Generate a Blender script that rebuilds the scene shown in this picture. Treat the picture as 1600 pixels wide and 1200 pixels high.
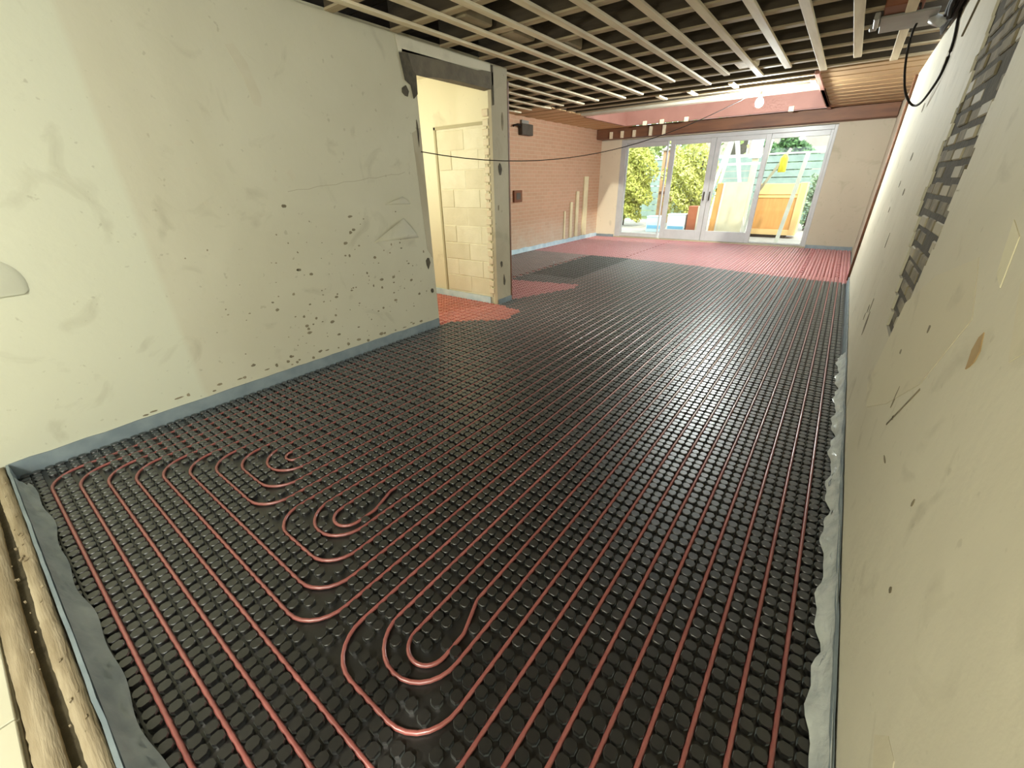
import bpy, bmesh, math, random
from mathutils import Vector
import numpy as np
random.seed(7)
S = bpy.context.scene
COL = S.collection
for o in list(bpy.data.objects): bpy.data.objects.remove(o)
R = math.radians
# ------------------------------------------------------------------ camera, light, exposure
H = 1.46
cd = bpy.data.cameras.new('camera'); cam = bpy.data.objects.new('camera', cd); COL.objects.link(cam); S.camera = cam
cd.sensor_fit = 'HORIZONTAL'; cd.sensor_width = 36; cd.lens = 640 / 1600 * 36; cd.clip_start = 0.02; cd.clip_end = 300
def cam_axes(yaw, pitch, roll):
    cy, sy, cp, sp = math.cos(yaw), math.sin(yaw), math.cos(pitch), math.sin(pitch)
    f = Vector((sy*cp, cy*cp, sp)); r = Vector((cy, -sy, 0)); u = r.cross(f)
    cr, sr = math.cos(roll), math.sin(roll)
    return cr*r + sr*u, -sr*r + cr*u, f
cr_, cu_, cf_ = cam_axes(R(-37.08), R(-26.05), R(-1.1))
from mathutils import Matrix
cam.matrix_world = Matrix(((cr_.x, cu_.x, -cf_.x, 0), (cr_.y, cu_.y, -cf_.y, 0), (cr_.z, cu_.z, -cf_.z, H), (0, 0, 0, 1)))
W = bpy.data.worlds.new('sky'); S.world = W; W.use_nodes = True
bg = W.node_tree.nodes['Background']; bg.inputs[0].default_value = (.86, .96, 1, 1); bg.inputs[1].default_value = 4.4
def add_light(name, kind, loc, energy, color, rot=(0, 0, 0), **kw):
    l = bpy.data.lights.new(name, kind); l.energy = energy; l.color = color
    for k, v in kw.items(): setattr(l, k, v)
    o = bpy.data.objects.new(name, l); o.location = loc; o.rotation_euler = rot; COL.objects.link(o); return o
add_light('sun', 'SUN', (0, 20, 20), 4.0, (1, .93, .78), (R(38), R(14), R(20)), angle=R(3))
# fill lights added behind the camera, and the lamp of the hall behind the doorway
add_light('side_fill', 'AREA', (.30, -1.9, 1.6), 38, (.95, 1, .86), (0, R(90), 0), shape='RECTANGLE', size=1.4, size_y=2.0)  # unseen area light added to brighten the left wall
add_light('near_room_fill', 'POINT', (-1.12, -1.5, 1.75), 165, (1, .96, .80), shadow_soft_size=.12)  # added point light without a fitting, lifts the right wall and ceiling
add_light('hall_lamp', 'POINT', (-4.7, 2.9, 1.8), 60, (1, .98, .83), shadow_soft_size=.12)
BULB = 3300
S.view_settings.view_transform = 'Standard'; S.view_settings.look = 'None'; S.view_settings.gamma = 1
S.view_settings.use_curve_mapping = False; S.view_settings.exposure = 0.0
try:
    S.cycles.max_bounces = 8; S.cycles.diffuse_bounces = 5; S.cycles.transparent_max_bounces = 12; S.cycles.sample_clamp_indirect = 6
except Exception: pass

# ------------------------------------------------------------------ materials
MATS = {}
def node(nt, typ, **inp):
    n = nt.nodes.new(typ)
    for k, v in inp.items():
        if k.startswith('_'): setattr(n, k[1:], v)
        else: n.inputs[k.replace('__', ' ')].default_value = v
    return n
def c4(c): return (c[0], c[1], c[2], 1)
def mat(name, col, rough=.6, col2=None, scale=4, bump=0, bscale=60, metal=0, stretch=(1, 1, 1), spec=.5, alpha=1, ior=1.5, sheen=0, detail=4, lo=.35, hi=.65):
    if name in MATS: return MATS[name]
    m = bpy.data.materials.new(name); m.use_nodes = True; nt = m.node_tree
    b = nt.nodes['Principled BSDF']; b.inputs['Roughness'].default_value = rough; b.inputs['Metallic'].default_value = metal
    b.inputs['Specular IOR Level'].default_value = spec; b.inputs['IOR'].default_value = ior; b.inputs['Sheen Weight'].default_value = sheen; b.inputs['Sheen Roughness'].default_value = .35; b.inputs['Sheen Tint'].default_value = (.86, 1, .97, 1); b.inputs['Alpha'].default_value = alpha
    b.inputs['Base Color'].default_value = c4(col)
    tc = node(nt, 'ShaderNodeTexCoord'); mp = node(nt, 'ShaderNodeMapping', Scale=stretch); nt.links.new(tc.outputs['Object'], mp.inputs[0])
    if col2 is not None:
        nz = node(nt, 'ShaderNodeTexNoise', Scale=scale, Detail=detail); nt.links.new(mp.outputs[0], nz.inputs[0])
        mr = node(nt, 'ShaderNodeMapRange'); mr.inputs[1].default_value = lo; mr.inputs[2].default_value = hi; nt.links.new(nz.outputs[0], mr.inputs[0])
        mx = node(nt, 'ShaderNodeMix', _data_type='RGBA'); nt.links.new(mr.outputs[0], mx.inputs[0]); mx.inputs[6].default_value = c4(col); mx.inputs[7].default_value = c4(col2)
        nt.links.new(mx.outputs[2], b.inputs['Base Color'])
    if bump:
        nz = node(nt, 'ShaderNodeTexNoise', Scale=bscale, Detail=3); nt.links.new(mp.outputs[0], nz.inputs[0])
        bp = node(nt, 'ShaderNodeBump', Strength=bump, Distance=.01); nt.links.new(nz.outputs[0], bp.inputs['Height']); nt.links.new(bp.outputs[0], b.inputs['Normal'])
    MATS[name] = m; return m
def plaster(name, col, dirt, tint_y=None, tint_col=None, stain=(.28, .25, .16), grit=.35):
    """wall plaster: large tonal drift, blotches, fine specks, trowel relief"""
    m = bpy.data.materials.new(name); m.use_nodes = True; nt = m.node_tree; L = nt.links.new
    b = nt.nodes['Principled BSDF']; b.inputs['Roughness'].default_value = .75; b.inputs['Specular IOR Level'].default_value = .25
    tc = node(nt, 'ShaderNodeTexCoord')
    def nz(sc, det, lo, hi, dist=0, st=(1, 1, 1)):
        mp = node(nt, 'ShaderNodeMapping', Scale=st); L(tc.outputs['Object'], mp.inputs[0])
        n = node(nt, 'ShaderNodeTexNoise', Scale=sc, Detail=det, Distortion=dist); L(mp.outputs[0], n.inputs[0])
        r = node(nt, 'ShaderNodeMapRange'); r.inputs[1].default_value = lo; r.inputs[2].default_value = hi; L(n.outputs[0], r.inputs[0]); return r.outputs[0]
    def mix(fac, a, bcol):
        x = node(nt, 'ShaderNodeMix', _data_type='RGBA'); L(fac, x.inputs[0])
        if isinstance(a, tuple): x.inputs[6].default_value = c4(a)
        else: L(a, x.inputs[6])
        x.inputs[7].default_value = c4(bcol); return x.outputs[2]
    def mul(a, k):
        x = node(nt, 'ShaderNodeMath', _operation='MULTIPLY'); L(a, x.inputs[0]); x.inputs[1].default_value = k; return x.outputs[0]
    c = mix(nz(.9, 5, .35, .7, .6), col, dirt)
    if tint_y is not None:
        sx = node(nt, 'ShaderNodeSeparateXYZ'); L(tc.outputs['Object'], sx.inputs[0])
        r = node(nt, 'ShaderNodeMapRange'); r.inputs[1].default_value = tint_y + .02; r.inputs[2].default_value = tint_y - .02; L(sx.outputs[1], r.inputs[0])
        c = mix(mul(r.outputs[0], .75), c, tint_col)  # second tint on the lower-Y side of the line
    c = mix(mul(nz(3.2, 6, .60, .74, 1.2), .30), c, stain)
    c = mix(mul(nz(24, 2, .70, .76), grit), c, stain)
    L(c, b.inputs['Base Color'])
    n1 = node(nt, 'ShaderNodeTexNoise', Scale=5, Detail=6); L(tc.outputs['Object'], n1.inputs[0])
    bp = node(nt, 'ShaderNodeBump', Strength=.25, Distance=.03); L(n1.outputs[0], bp.inputs['Height']); L(bp.outputs[0], b.inputs['Normal'])
    MATS[name] = m; return m
def brick_mat(name, c1, c2, mortar, scale=1):
    m = bpy.data.materials.new(name); m.use_nodes = True; nt = m.node_tree; L = nt.links.new
    b = nt.nodes['Principled BSDF']; b.inputs['Roughness'].default_value = .85
    tc = node(nt, 'ShaderNodeTexCoord'); sx = node(nt, 'ShaderNodeSeparateXYZ'); cx = node(nt, 'ShaderNodeCombineXYZ'); L(tc.outputs['Object'], sx.inputs[0])
    ad = node(nt, 'ShaderNodeMath', _operation='ADD'); L(sx.outputs[0], ad.inputs[0]); L(sx.outputs[1], ad.inputs[1])
    L(ad.outputs[0], cx.inputs[0]); L(sx.outputs[2], cx.inputs[1])
    bt = node(nt, 'ShaderNodeTexBrick', Color1=c4(c1), Color2=c4(c2), Mortar=c4(mortar), Scale=1, Mortar__Size=.006, Brick__Width=.22, Row__Height=.075); L(cx.outputs[0], bt.inputs[0])
    n = node(nt, 'ShaderNodeTexNoise', Scale=2.2, Detail=5); L(tc.outputs['Object'], n.inputs[0])
    r = node(nt, 'ShaderNodeMapRange'); r.inputs[1].default_value = .55; r.inputs[2].default_value = .75; L(n.outputs[0], r.inputs[0])
    # pale mortar smears near the foot of the wall
    z = node(nt, 'ShaderNodeMapRange'); z.inputs[1].default_value = .75; z.inputs[2].default_value = .2; L(sx.outputs[2], z.inputs[0])
    n2 = node(nt, 'ShaderNodeTexNoise', Scale=6, Detail=4); L(tc.outputs['Object'], n2.inputs[0])
    mm = node(nt, 'ShaderNodeMath', _operation='MULTIPLY'); L(z.outputs[0], mm.inputs[0]); L(n2.outputs[0], mm.inputs[1])
    x = node(nt, 'ShaderNodeMix', _data_type='RGBA'); L(mm.outputs[0], x.inputs[0]); L(bt.outputs[0], x.inputs[6]); x.inputs[7].default_value = (.62, .55, .44, 1)
    L(x.outputs[2], b.inputs['Base Color'])
    bp = node(nt, 'ShaderNodeBump', Strength=.4, Distance=.008); L(bt.outputs[1], bp.inputs['Height']); bp.invert = True; L(bp.outputs[0], b.inputs['Normal'])
    MATS[name] = m; return m
def emit(name, col, s):
    m = bpy.data.materials.new(name); m.use_nodes = True; nt = m.node_tree
    b = nt.nodes['Principled BSDF']; b.inputs['Emission Color'].default_value = c4(col); b.inputs['Emission Strength'].default_value = s; b.inputs['Base Color'].default_value = c4(col)
    MATS[name] = m; return m
def glass(name, tint=(.96, .99, .98)):
    m = bpy.data.materials.new(name); m.use_nodes = True; nt = m.node_tree; nt.nodes.remove(nt.nodes['Principled BSDF'])
    out = nt.nodes['Material Output']; t = node(nt, 'ShaderNodeBsdfTransparent', Color=c4(tint)); g = node(nt, 'ShaderNodeBsdfGlossy', Roughness=.02)
    f = node(nt, 'ShaderNodeFresnel', IOR=1.45); x = node(nt, 'ShaderNodeMixShader'); nt.links.new(f.outputs[0], x.inputs[0]); nt.links.new(t.outputs[0], x.inputs[1]); nt.links.new(g.outputs[0], x.inputs[2]); nt.links.new(x.outputs[0], out.inputs[0])
    MATS[name] = m; return m

PL_L = plaster('plaster_left', (.60, .572, .44), (.54, .508, .38), tint_y=.78, tint_col=(.63, .635, .50))
PL_R = plaster('plaster_right', (.64, .595, .465), (.71, .665, .53), grit=.2)
PL_FAR = plaster('plaster_far', (.50, .44, .335), (.455, .395, .30))
PL_HALL = plaster('plaster_hall', (.80, .75, .56), (.74, .69, .50), grit=.1)
PL_PILLAR = plaster('plaster_pillar', (.50, .45, .33), (.40, .35, .25), grit=.6)
BRICK = brick_mat('red_brick', (.53, .31, .20), (.475, .28, .175), (.54, .39, .265))
BLACK = mat('black_sheet', (.0045, .004, .0034), .40, (.007, .006, .005), 9, bump=.1, bscale=30, ior=1.95, sheen=.3)
NUBB = mat('black_nub', (.0045, .004, .0034), .40, (.0065, .0056, .005), 15, ior=1.95, sheen=.3)
REDM = mat('red_sheet', (.42, .12, .125), .42, (.37, .105, .11), 6, ior=1.95, sheen=.3)
GREYM = mat('grey_sheet', (.040, .044, .040), .45, (.055, .058, .054), 6, sheen=.1)
WOODL = mat('left_plank', (.60, .40, .21), .6, (.50, .32, .15), 3, stretch=(.5, 8, 8))
GLAREM = mat('glare_sheet', (.24, .19, .175), .45, (.19, .155, .145), 3, sheen=.2)  # whitish glare on this mat put into its base colour
PIPE = mat('pipe_red', (.29, .085, .075), .3, (.35, .105, .092), 7, ior=1.9)
FOAM = mat('blue_foam', (.19, .235, .26), .55, (.25, .30, .32), 8, bump=.2, bscale=25)
FILM = mat('plastic_film', (.48, .53, .53), .3, (.34, .39, .40), 9, bump=.6, bscale=18, alpha=.75)
FILMW = mat('white_film', (.66, .70, .68), .2, (.5, .54, .54), 12, bump=.8, bscale=25, alpha=.9)
FOILW = mat('pale_blue_strip', (.62, .76, .82), .5, (.45, .62, .72), 7)
BATTEN = mat('pale_batten', (.84, .75, .55), .7, (.72, .61, .43), 3, bump=.2, bscale=30, stretch=(6, .6, 6))
JOIST = mat('dark_joist', (.075, .055, .032), .85, (.05, .036, .021), 3, bump=.3, bscale=20, stretch=(.6, 6, 6))
CEILB = mat('dark_plank', (.07, .048, .028), .85, (.045, .03, .018), 3, stretch=(.5, 5, 5))
WOODW = mat('warm_plank', (.33, .21, .10), .6, (.26, .155, .07), 3, bump=.2, bscale=20, stretch=(.5, 8, 8))
TRIMW = mat('trimmer_white', (.66, .60, .48), .6, (.58, .51, .40), 4)
PINK = mat('pink_upstand', (.33, .155, .12), .6, (.29, .135, .105), 3)
BEAM = mat('brown_beam', (.20, .085, .04), .6, (.13, .055, .03), 3, stretch=(.6, 4, 4))
FRAME = mat('white_frame', (.50, .50, .50), .35, (.46, .46, .46), 6)
GLASS = glass('window_glass')
CONC = mat('dark_lintel', (.125, .105, .075), .85, (.17, .145, .10), 9, bump=.5, bscale=30)
DARK = mat('dark_hole', (.06, .05, .035), .9, (.10, .085, .055), 20, bump=.4)
BLOCK = mat('pale_block', (.80, .76, .58), .9, (.75, .71, .53), 6, bump=.4, bscale=50)
BLOCKD = mat('pale_block_grey', (.74, .69, .51), .9, (.70, .65, .47), 6, bump=.4, bscale=50)
MORT = mat('mortar', (.78, .74, .56), .9, (.74, .69, .51), 12, bump=.3)
SCARM = mat('scar_mortar', (.055, .045, .025), .95, (.09, .075, .044), 12, bump=.6, bscale=40)
SCARB = mat('scar_brick', (.30, .255, .165), .9, (.16, .135, .085), 8, bump=.5, bscale=40)
BLACKP = mat('black_cable', (.018, .014, .011), .8, spec=.2)
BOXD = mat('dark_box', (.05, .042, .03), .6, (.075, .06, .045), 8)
RUST = mat('brown_board', (.22, .075, .03), .7, (.17, .055, .02), 4)
GREYT = mat('grey_tray', (.30, .29, .26), .5, (.25, .24, .215), 5)
TILE = mat('pale_tile', (.66, .63, .49), .35, (.60, .57, .43), 3)
GROUT = mat('grout', (.25, .23, .17), .9)
THRES = mat('threshold_board', (.44, .365, .25), .85, (.29, .23, .145), 5, bump=.35, bscale=25, stretch=(.7, 7, 3), spec=.2)
SCREED = mat('screed', (.3, .29, .27), .9)
PAVE = mat('paving', (.40, .36, .31), .9, (.32, .29, .25), 3)
GRASS = mat('lawn', (.20, .26, .08), .95, (.14, .19, .05), 6)

# ------------------------------------------------------------------ helpers
def link(name, me, m=None, parent=None, loc=None):
    o = bpy.data.objects.new(name, me)
    if m is not None and me is not None and len(me.materials) == 0: me.materials.append(m)
    COL.objects.link(o)
    if parent is not None: o.parent = parent
    if loc is not None: o.location = loc
    return o
def tag(o, label=None, cat=None, group=None, kind=None):
    if label: o['label'] = label
    if cat: o['category'] = cat
    if group: o['group'] = group
    if kind: o['kind'] = kind
    return o
def empty(name, loc, label, cat, group=None):
    o = bpy.data.objects.new(name, None); o.empty_display_size = .05; o.location = loc; COL.objects.link(o)
    return tag(o, label, cat, group)
class MB:
    """collects shapes into one mesh"""
    def __init__(s): s.v = []; s.f = []; s.sm = []
    def add(s, vs, fs, smooth=False):
        n = len(s.v); s.v += [tuple(v) for v in vs]; s.f += [tuple(i + n for i in f) for f in fs]; s.sm += [smooth] * len(fs)
    def box(s, a, b, bev=0):
        x0, y0, z0 = [min(p, q) for p, q in zip(a, b)]; x1, y1, z1 = [max(p, q) for p, q in zip(a, b)]
        if bev:
            bm = bmesh.new(); bmesh.ops.create_cube(bm, size=1)
            for v in bm.verts: v.co = ((x0 + x1) / 2 + v.co.x * (x1 - x0), (y0 + y1) / 2 + v.co.y * (y1 - y0), (z0 + z1) / 2 + v.co.z * (z1 - z0))
            bmesh.ops.bevel(bm, geom=bm.edges[:], offset=bev, segments=1, affect='EDGES'); bm.verts.index_update()
            s.add([v.co[:] for v in bm.verts], [[v.index for v in f.verts] for f in bm.faces]); bm.free(); return s
        s.add([(x0, y0, z0), (x1, y0, z0), (x1, y1, z0), (x0, y1, z0), (x0, y0, z1), (x1, y0, z1), (x1, y1, z1), (x0, y1, z1)],
              [(3, 2, 1, 0), (4, 5, 6, 7), (0, 1, 5, 4), (1, 2, 6, 5), (2, 3, 7, 6), (3, 0, 4, 7)]); return s
    def bar(s, a, b, w, h, up=(0, 0, 1)):
        a, b = Vector(a), Vector(b); d = (b - a).normalized(); r = d.cross(Vector(up))
        if r.length < 1e-4: r = d.cross(Vector((1, 0, 0)))
        r.normalize(); u = r.cross(d); vs = []
        for p in (a, b):
            for i, j in ((-1, -1), (1, -1), (1, 1), (-1, 1)): vs.append(p + r * (i * w / 2) + u * (j * h / 2))
        s.add(vs, [(0, 1, 2, 3), (7, 6, 5, 4), (0, 4, 5, 1), (1, 5, 6, 2), (2, 6, 7, 3), (3, 7, 4, 0)]); return s
    def tube(s, pts, r, n=8):
        pts = [Vector(p) for p in pts]; vs = []; up = Vector((0, 0, 1)); N = len(pts)
        for i, p in enumerate(pts):
            d = (pts[min(i + 1, N - 1)] - pts[max(i - 1, 0)]).normalized()
            a = d.cross(up)
            if a.length < .05: a = d.cross(Vector((0, 1, 0)))
            a.normalize(); b = a.cross(d)
            for k in range(n): t = 2 * math.pi * k / n; vs.append(p + a * (r * math.cos(t)) + b * (r * math.sin(t)))
        fs = [(i * n + k, i * n + (k + 1) % n, (i + 1) * n + (k + 1) % n, (i + 1) * n + k) for i in range(N - 1) for k in range(n)]
        fs += [tuple(range(n - 1, -1, -1)), tuple((N - 1) * n + k for k in range(n))]
        s.add(vs, fs, True); return s
    def lathe(s, c, prof, n=16):
        c = Vector(c); vs = []
        for r, z in prof:
            for k in range(n): t = 2 * math.pi * k / n; vs.append(c + Vector((r * math.cos(t), r * math.sin(t), z)))
        fs = [(i * n + k, i * n + (k + 1) % n, (i + 1) * n + (k + 1) % n, (i + 1) * n + k) for i in range(len(prof) - 1) for k in range(n)]
        s.add(vs, fs, True); return s
    def plate(s, poly, nrm, t):
        """a flat outline given some thickness along nrm"""
        n = len(poly); N = Vector(nrm) * t; P = [Vector(p) for p in poly]
        s.add(P + [p + N for p in P], [tuple(range(n - 1, -1, -1)), tuple(range(n, 2 * n))] + [(i, (i + 1) % n, n + (i + 1) % n, n + i) for i in range(n)]); return s
    def build(s, name, m, parent=None):
        me = bpy.data.meshes.new(name); me.from_pydata(s.v, [], s.f)
        me.polygons.foreach_set('use_smooth', s.sm); me.update()
        o = link(name, me, m)
        if parent is not None: o.parent = parent; o.matrix_parent_inverse = Matrix.Translation(-Vector(parent.location))
        return o
def box(name, a, b, m, parent=None, bev=0): return MB().box(a, b, bev).build(name, m, parent)
def struct(o): o['kind'] = 'structure'; return o
def fillet(pts, rad, seg=7):
    """plan polyline with rounded corners"""
    out = [Vector(pts[0])]
    for i in range(1, len(pts) - 1):
        p = Vector(pts[i]); a = Vector(pts[i - 1]) - p; b = Vector(pts[i + 1]) - p
        r = min(rad[i] if isinstance(rad, (list, tuple)) else rad, a.length * .499, b.length * .499); a.normalize(); b.normalize()
        ang = a.angle(b); c = p + (a + b).normalized() * (r / math.sin(ang / 2)); d = r / math.tan(ang / 2)
        s0 = p + a * d - c; s1 = p + b * d - c; t = s0.angle(s1)
        for k in range(seg + 1):
            f = k / seg; out.append(c + (s0 * math.sin((1 - f) * t) + s1 * math.sin(f * t)) / math.sin(t))
    out.append(Vector(pts[-1])); return out

# ------------------------------------------------------------------ the shell
XL, XR, XE, YF, ZC, ZX = -3.39, .345, -5.75, 11.9, 2.615, 2.70
struct(box('floor', (-7.2, -3.2, -.14), (.6, YF, -.012), SCREED))
# left wall: solid, doorway (3.13..4.21), end of the cross wall (4.21..4.5)
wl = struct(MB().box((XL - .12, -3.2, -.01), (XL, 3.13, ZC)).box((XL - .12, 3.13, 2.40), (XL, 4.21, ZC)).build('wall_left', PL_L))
wc = struct(MB().box((-6.9, 4.23, -.01), (XL - .004, 4.5, ZC)).build('wall_hall', PL_HALL))
wp = struct(box('wall_end', (XL - .045, 4.205, -.01), (XL, 4.5, ZC), PL_PILLAR))
struct(MB().box((-6.9, 1.6, -.01), (-6.78, 4.23, ZC)).box((-6.78, 1.6, -.01), (XL - .12, 1.72, ZC)).build('wall_hall', PL_HALL))
wr = struct(MB().box((XR, -3.2, -.01), (XR + .12, -2.9, ZC)).box((XR, -2.9, -.01), (XR + .12, -.9, .9)).box((XR, -2.9, 2.3), (XR + .12, -.9, ZC)).box((XR, -.9, -.01), (XR + .12, 2.45, ZC)).box((XR, 3.52, -.01), (XR + .12, 8.2, ZC)).box((XR + .035, 2.45, -.01), (XR + .12, 3.52, ZC)).build('wall_right', PL_R))
struct(box('wall_right', (XR + .05, 8.2, -.01), (XR + .17, YF + .3, 3.2), PL_FAR))
wb = struct(MB().box((XE - .14, 4.5, -.01), (XE, YF + .3, 3.2)).build('wall_brick', BRICK))
FLX0, FLX1 = -5.17, -.49
struct(MB().box((XE, YF, -.01), (FLX0, YF + .28, 2.455)).build('wall_far', plaster('plaster_cream', (.74, .65, .49), (.69, .60, .45))))  # cream plaster, lightened further to make up for weak light on this side
struct(MB().box((XE, YF, 2.455), (FLX0, YF + .28, 2.75)).box((FLX1, YF, -.01), (XR + .06, YF + .28, 2.75)).box((FLX0, YF, 2.455), (FLX1, YF + .28, 2.75)).build('wall_far', PL_FAR))
# room where the camera stands
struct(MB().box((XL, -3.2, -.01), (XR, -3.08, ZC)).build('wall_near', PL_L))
# ceiling of planks over the joists
ce = struct(box('ceiling', (XE, -3.2, 2.86), (XR + .1, 8.96, 2.90), CEILB))
y = -3.1
pm = MB().box((XE + .02, 0, 2.832), (XR, .205, 2.858), .004)
p0 = None
while y < 8.7:
    if p0 is None: p0 = pm.build('plank', CEILB, ce); q = p0
    else: q = p0.copy(); COL.objects.link(q); q.parent = ce
    q.location = (0, y, 0); y += .216
struct(MB().box((XE, 8.96, 2.86), (-4.76, YF + .3, 2.9)).box((-.72, 8.96, 2.86), (XR + .1, YF + .3, 2.9)).box((-4.76, 11.1, 2.86), (-.72, YF + .3, 2.9)).build('ceiling', CEILB))
ch = struct(box('ceiling', (-6.9, 1.6, ZC), (XL - .12, 4.23, ZC + .06), PL_HALL))
struct(box('ceiling', (XE, 4.5, 3.16), (XE + .02, 8.0, 3.2), CEILB))
# tiles and threshold at the near edge
th = struct(box('trim_1', (XL, -.352, -.01), (XR, -.216, .072), SCARM))
def ridge(name, y0, y1, z, seed, m, par):
    """rough-edged strip of threshold"""
    rnd = random.Random(seed); n = 170; vs = []; fs = []
    for i in range(n + 1):
        x = XL + .01 + (XR - XL - .02) * i / n; a = y0 + rnd.uniform(-.0012, .0012) + .003 * math.sin(x * 5 + seed); b = y1 + rnd.uniform(-.001, .001) + .003 * math.sin(x * 4); h = z + rnd.uniform(-.002, .002)
        vs += [(x, a, .0), (x, a, h), (x, (a + b) / 2, h + .001), (x, b, h), (x, b, .0)]
    for i in range(n):
        for k in range(4): a = i * 5 + k; fs.append((a, a + 5, a + 6, a + 1))
    mb = MB(); mb.add(vs, fs, True); return mb.build(name, m, par)
ridge('rough_plank', -.262, -.219, .096, 1, THRES, th)
ridge('worn_plank', -.348, -.292, .096, 2, THRES, th)
cm = MB()
rnd = random.Random(5)
for i in range(60):
    x = rnd.uniform(XL + .1, -.7); yy = rnd.uniform(-.30, -.235); s = rnd.uniform(.003, .011)
    cm.plate([(x, yy, .094), (x + s * 1.6, yy + s * .3, .094), (x + s, yy + s, .094), (x - s * .3, yy + s * .8, .094)], (0, 0, 1), s * .8)
tag(cm.build('rubble_crumb', THRES, th), kind='stuff')
tf = struct(box('floor', (XL, -3.08, -.01), (XR, -.352, .088), GROUT))
tm = None
for j in range(5):
    for i in range(7):
        x0 = -3.38 + i * .6 + .035; y1 = -.357 - j * .6
        if x0 > XR - .1: continue
        w = min(.594, XR - .005 - x0); d = min(.594, y1 + 3.07)
        box('tile', (x0, y1 - d, .086), (x0 + w, y1, .1), TILE, tf, .002)
# plank lining of the extension ceiling: right field and left field (each board a part of the ceiling)
for nm, x0, x1, ys in (('ceiling', -.70, XR + .05, 7.60), ('ceiling', XE, -4.76, 7.30)):
    cb = struct(box(nm, (x0, ys, ZX + .022), (x1, 11.55, ZX + .05), CEILB)); yy = ys; k = 0
    while yy < 11.5:
        box('board', (x0 + .004, yy, ZX - .006 * (k % 2)), (x1 - .004, min(yy + .172, 11.55), ZX + .018), WOODW if x0 > -2 else WOODL, cb, .004); yy += .186; k += 1
# roof light opening: pale trimmer, pink upstands, glass
rl = empty('roof_light', (-2.74, 10.0, ZX), 'pink lined roof light opening in the ceiling before the patio doors', 'roof light')
box('trimmer', (-4.76, 8.80, ZX - .02), (-.70, 9.0, ZX + .16), TRIMW, rl, .006)
MB().box((-4.8, 11.05, ZX - .03), (-.68, 11.12, 3.2), .004).build('upstand', PINK, rl)
MB().box((-4.8, 9.0, ZX - .03), (-4.74, 11.05, 3.2), .004).build('upstand', PINK, rl)
MB().box((-.75, 9.0, ZX - .03), (-.68, 11.05, 3.2), .004).build('upstand', PINK, rl)
MB().box((-4.8, 8.94, ZX + .16), (-.68, 9.0, 3.2), .004).build('upstand', PINK, rl)
MB().box((-4.8, 8.94, 3.21), (-.68, 11.12, 3.222)).build('pane', glass('roof_sheet', (.93, .96, .97)), rl)
for x in (-4.3, -3.9, -3.35, -1.35): box('wood_stub', (x, 11.0, ZX - .055), (x + .09, 11.045, ZX + .03), BATTEN, rl, .003)
box('corner_post', (-.735, 7.62, ZX - .03), (-.68, 11.5, ZX + .01), PINK, rl, .004)
# beam above the doors
tag(box('steel_beam', (XE + .01, 11.56, 2.475), (XR + .04, YF - .002, 2.70), BEAM, None, .006), 'dark red brown beam running across above the patio doors', 'beam')
for i, x in enumerate((-5.32, -5.02, -4.70, -4.28, -3.95)):
    tag(box('wood_packer', (x - .035, 11.50, 2.47), (x + .035, 11.558, 2.67 if i > 2 else 2.62), BATTEN, None, .004),
        ['first', 'second', 'third', 'fourth', 'fifth'][i] + ' short pale wood packer from the left, upright on the face of the brown beam', 'packer', 'wood packers on the beam')
# ------------------------------------------------------------------ joists and battens
ORD = ['first', 'second', 'third', 'fourth', 'fifth', 'sixth', 'seventh', 'eighth', 'ninth', 'tenth', 'eleventh', 'twelfth', 'thirteenth', 'fourteenth', 'fifteenth', 'sixteenth', 'seventeenth', 'eighteenth', 'nineteenth', 'twentieth', 'twenty-first']
JY = [8.62, 8.25, 7.85, 7.40, 6.95, 6.47, 6.0, 5.5, 5.0, 4.53, 4.06, 3.50, 2.93, 2.34]
STRAP = mat('joist_strap', (.46, .37, .24), .8, (.36, .285, .18), 4, stretch=(.6, 6, 6))
for i, yy in enumerate(JY):
    x0 = XE + .01 if yy > 4.4 else XL + .005; z = ZC + .001 if yy < 7.2 else ZX
    x1 = XR + .04 if yy < 7.6 else -.76
    j = tag(box('ceiling_joist', (x0, yy - .035, z + .016), (x1, yy + .035, 2.832), JOIST, None, .004),
        'dark brown ceiling joist crossing the room, %s from the roof light' % ORD[i], 'joist', 'dark ceiling joists')
    tag(box('strap', (x0, yy - .038, z), (x1, yy + .038, z + .015), STRAP, j), 'tan strap along its underside')
BX = [.04 - .315 * k for k in range(11)]
ends = [6.94, 6.52, 6.97, 6.56, 6.82, 6.48, 6.93, 6.42, 6.84, 6.99, 7.1]
for k, x in enumerate(BX):
    tag(box('ceiling_batten', (x - .034, 2.0 - .12 * (k % 3), ZC - .022), (x + .034, ends[k], ZC), BATTEN, None, .003),
        'pale timber ceiling batten over the heating floor, %s from the right wall' % ORD[k], 'batten', 'pale ceiling battens')
for k in range(7):
    x = XL - .12 - .315 * k
    tag(box('ceiling_batten', (x - .034, 4.51, ZC - .022), (x + .034, 7.0 + .12 * (k % 2), ZC), BATTEN, None, .003),
        'pale batten beyond the wall end, %s to the left of it' % ORD[k], 'batten', 'pale ceiling battens')
for i, (x, y0, y1) in enumerate(((-1.72, 7.55, 7.95), (-2.35, 7.75, 8.15), (-2.85, 7.8, 8.2), (-.78, 8.1, 8.45))):
    tag(box('batten_offcut', (x - .035, y0, ZX - .022), (x + .035, y1, ZX), BATTEN, None, .003), 'short batten offcut under the dark joists beyond the long battens, %s from the left' % ['third', 'second', 'first', 'fourth'][i], 'offcut', 'batten offcuts')
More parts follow.
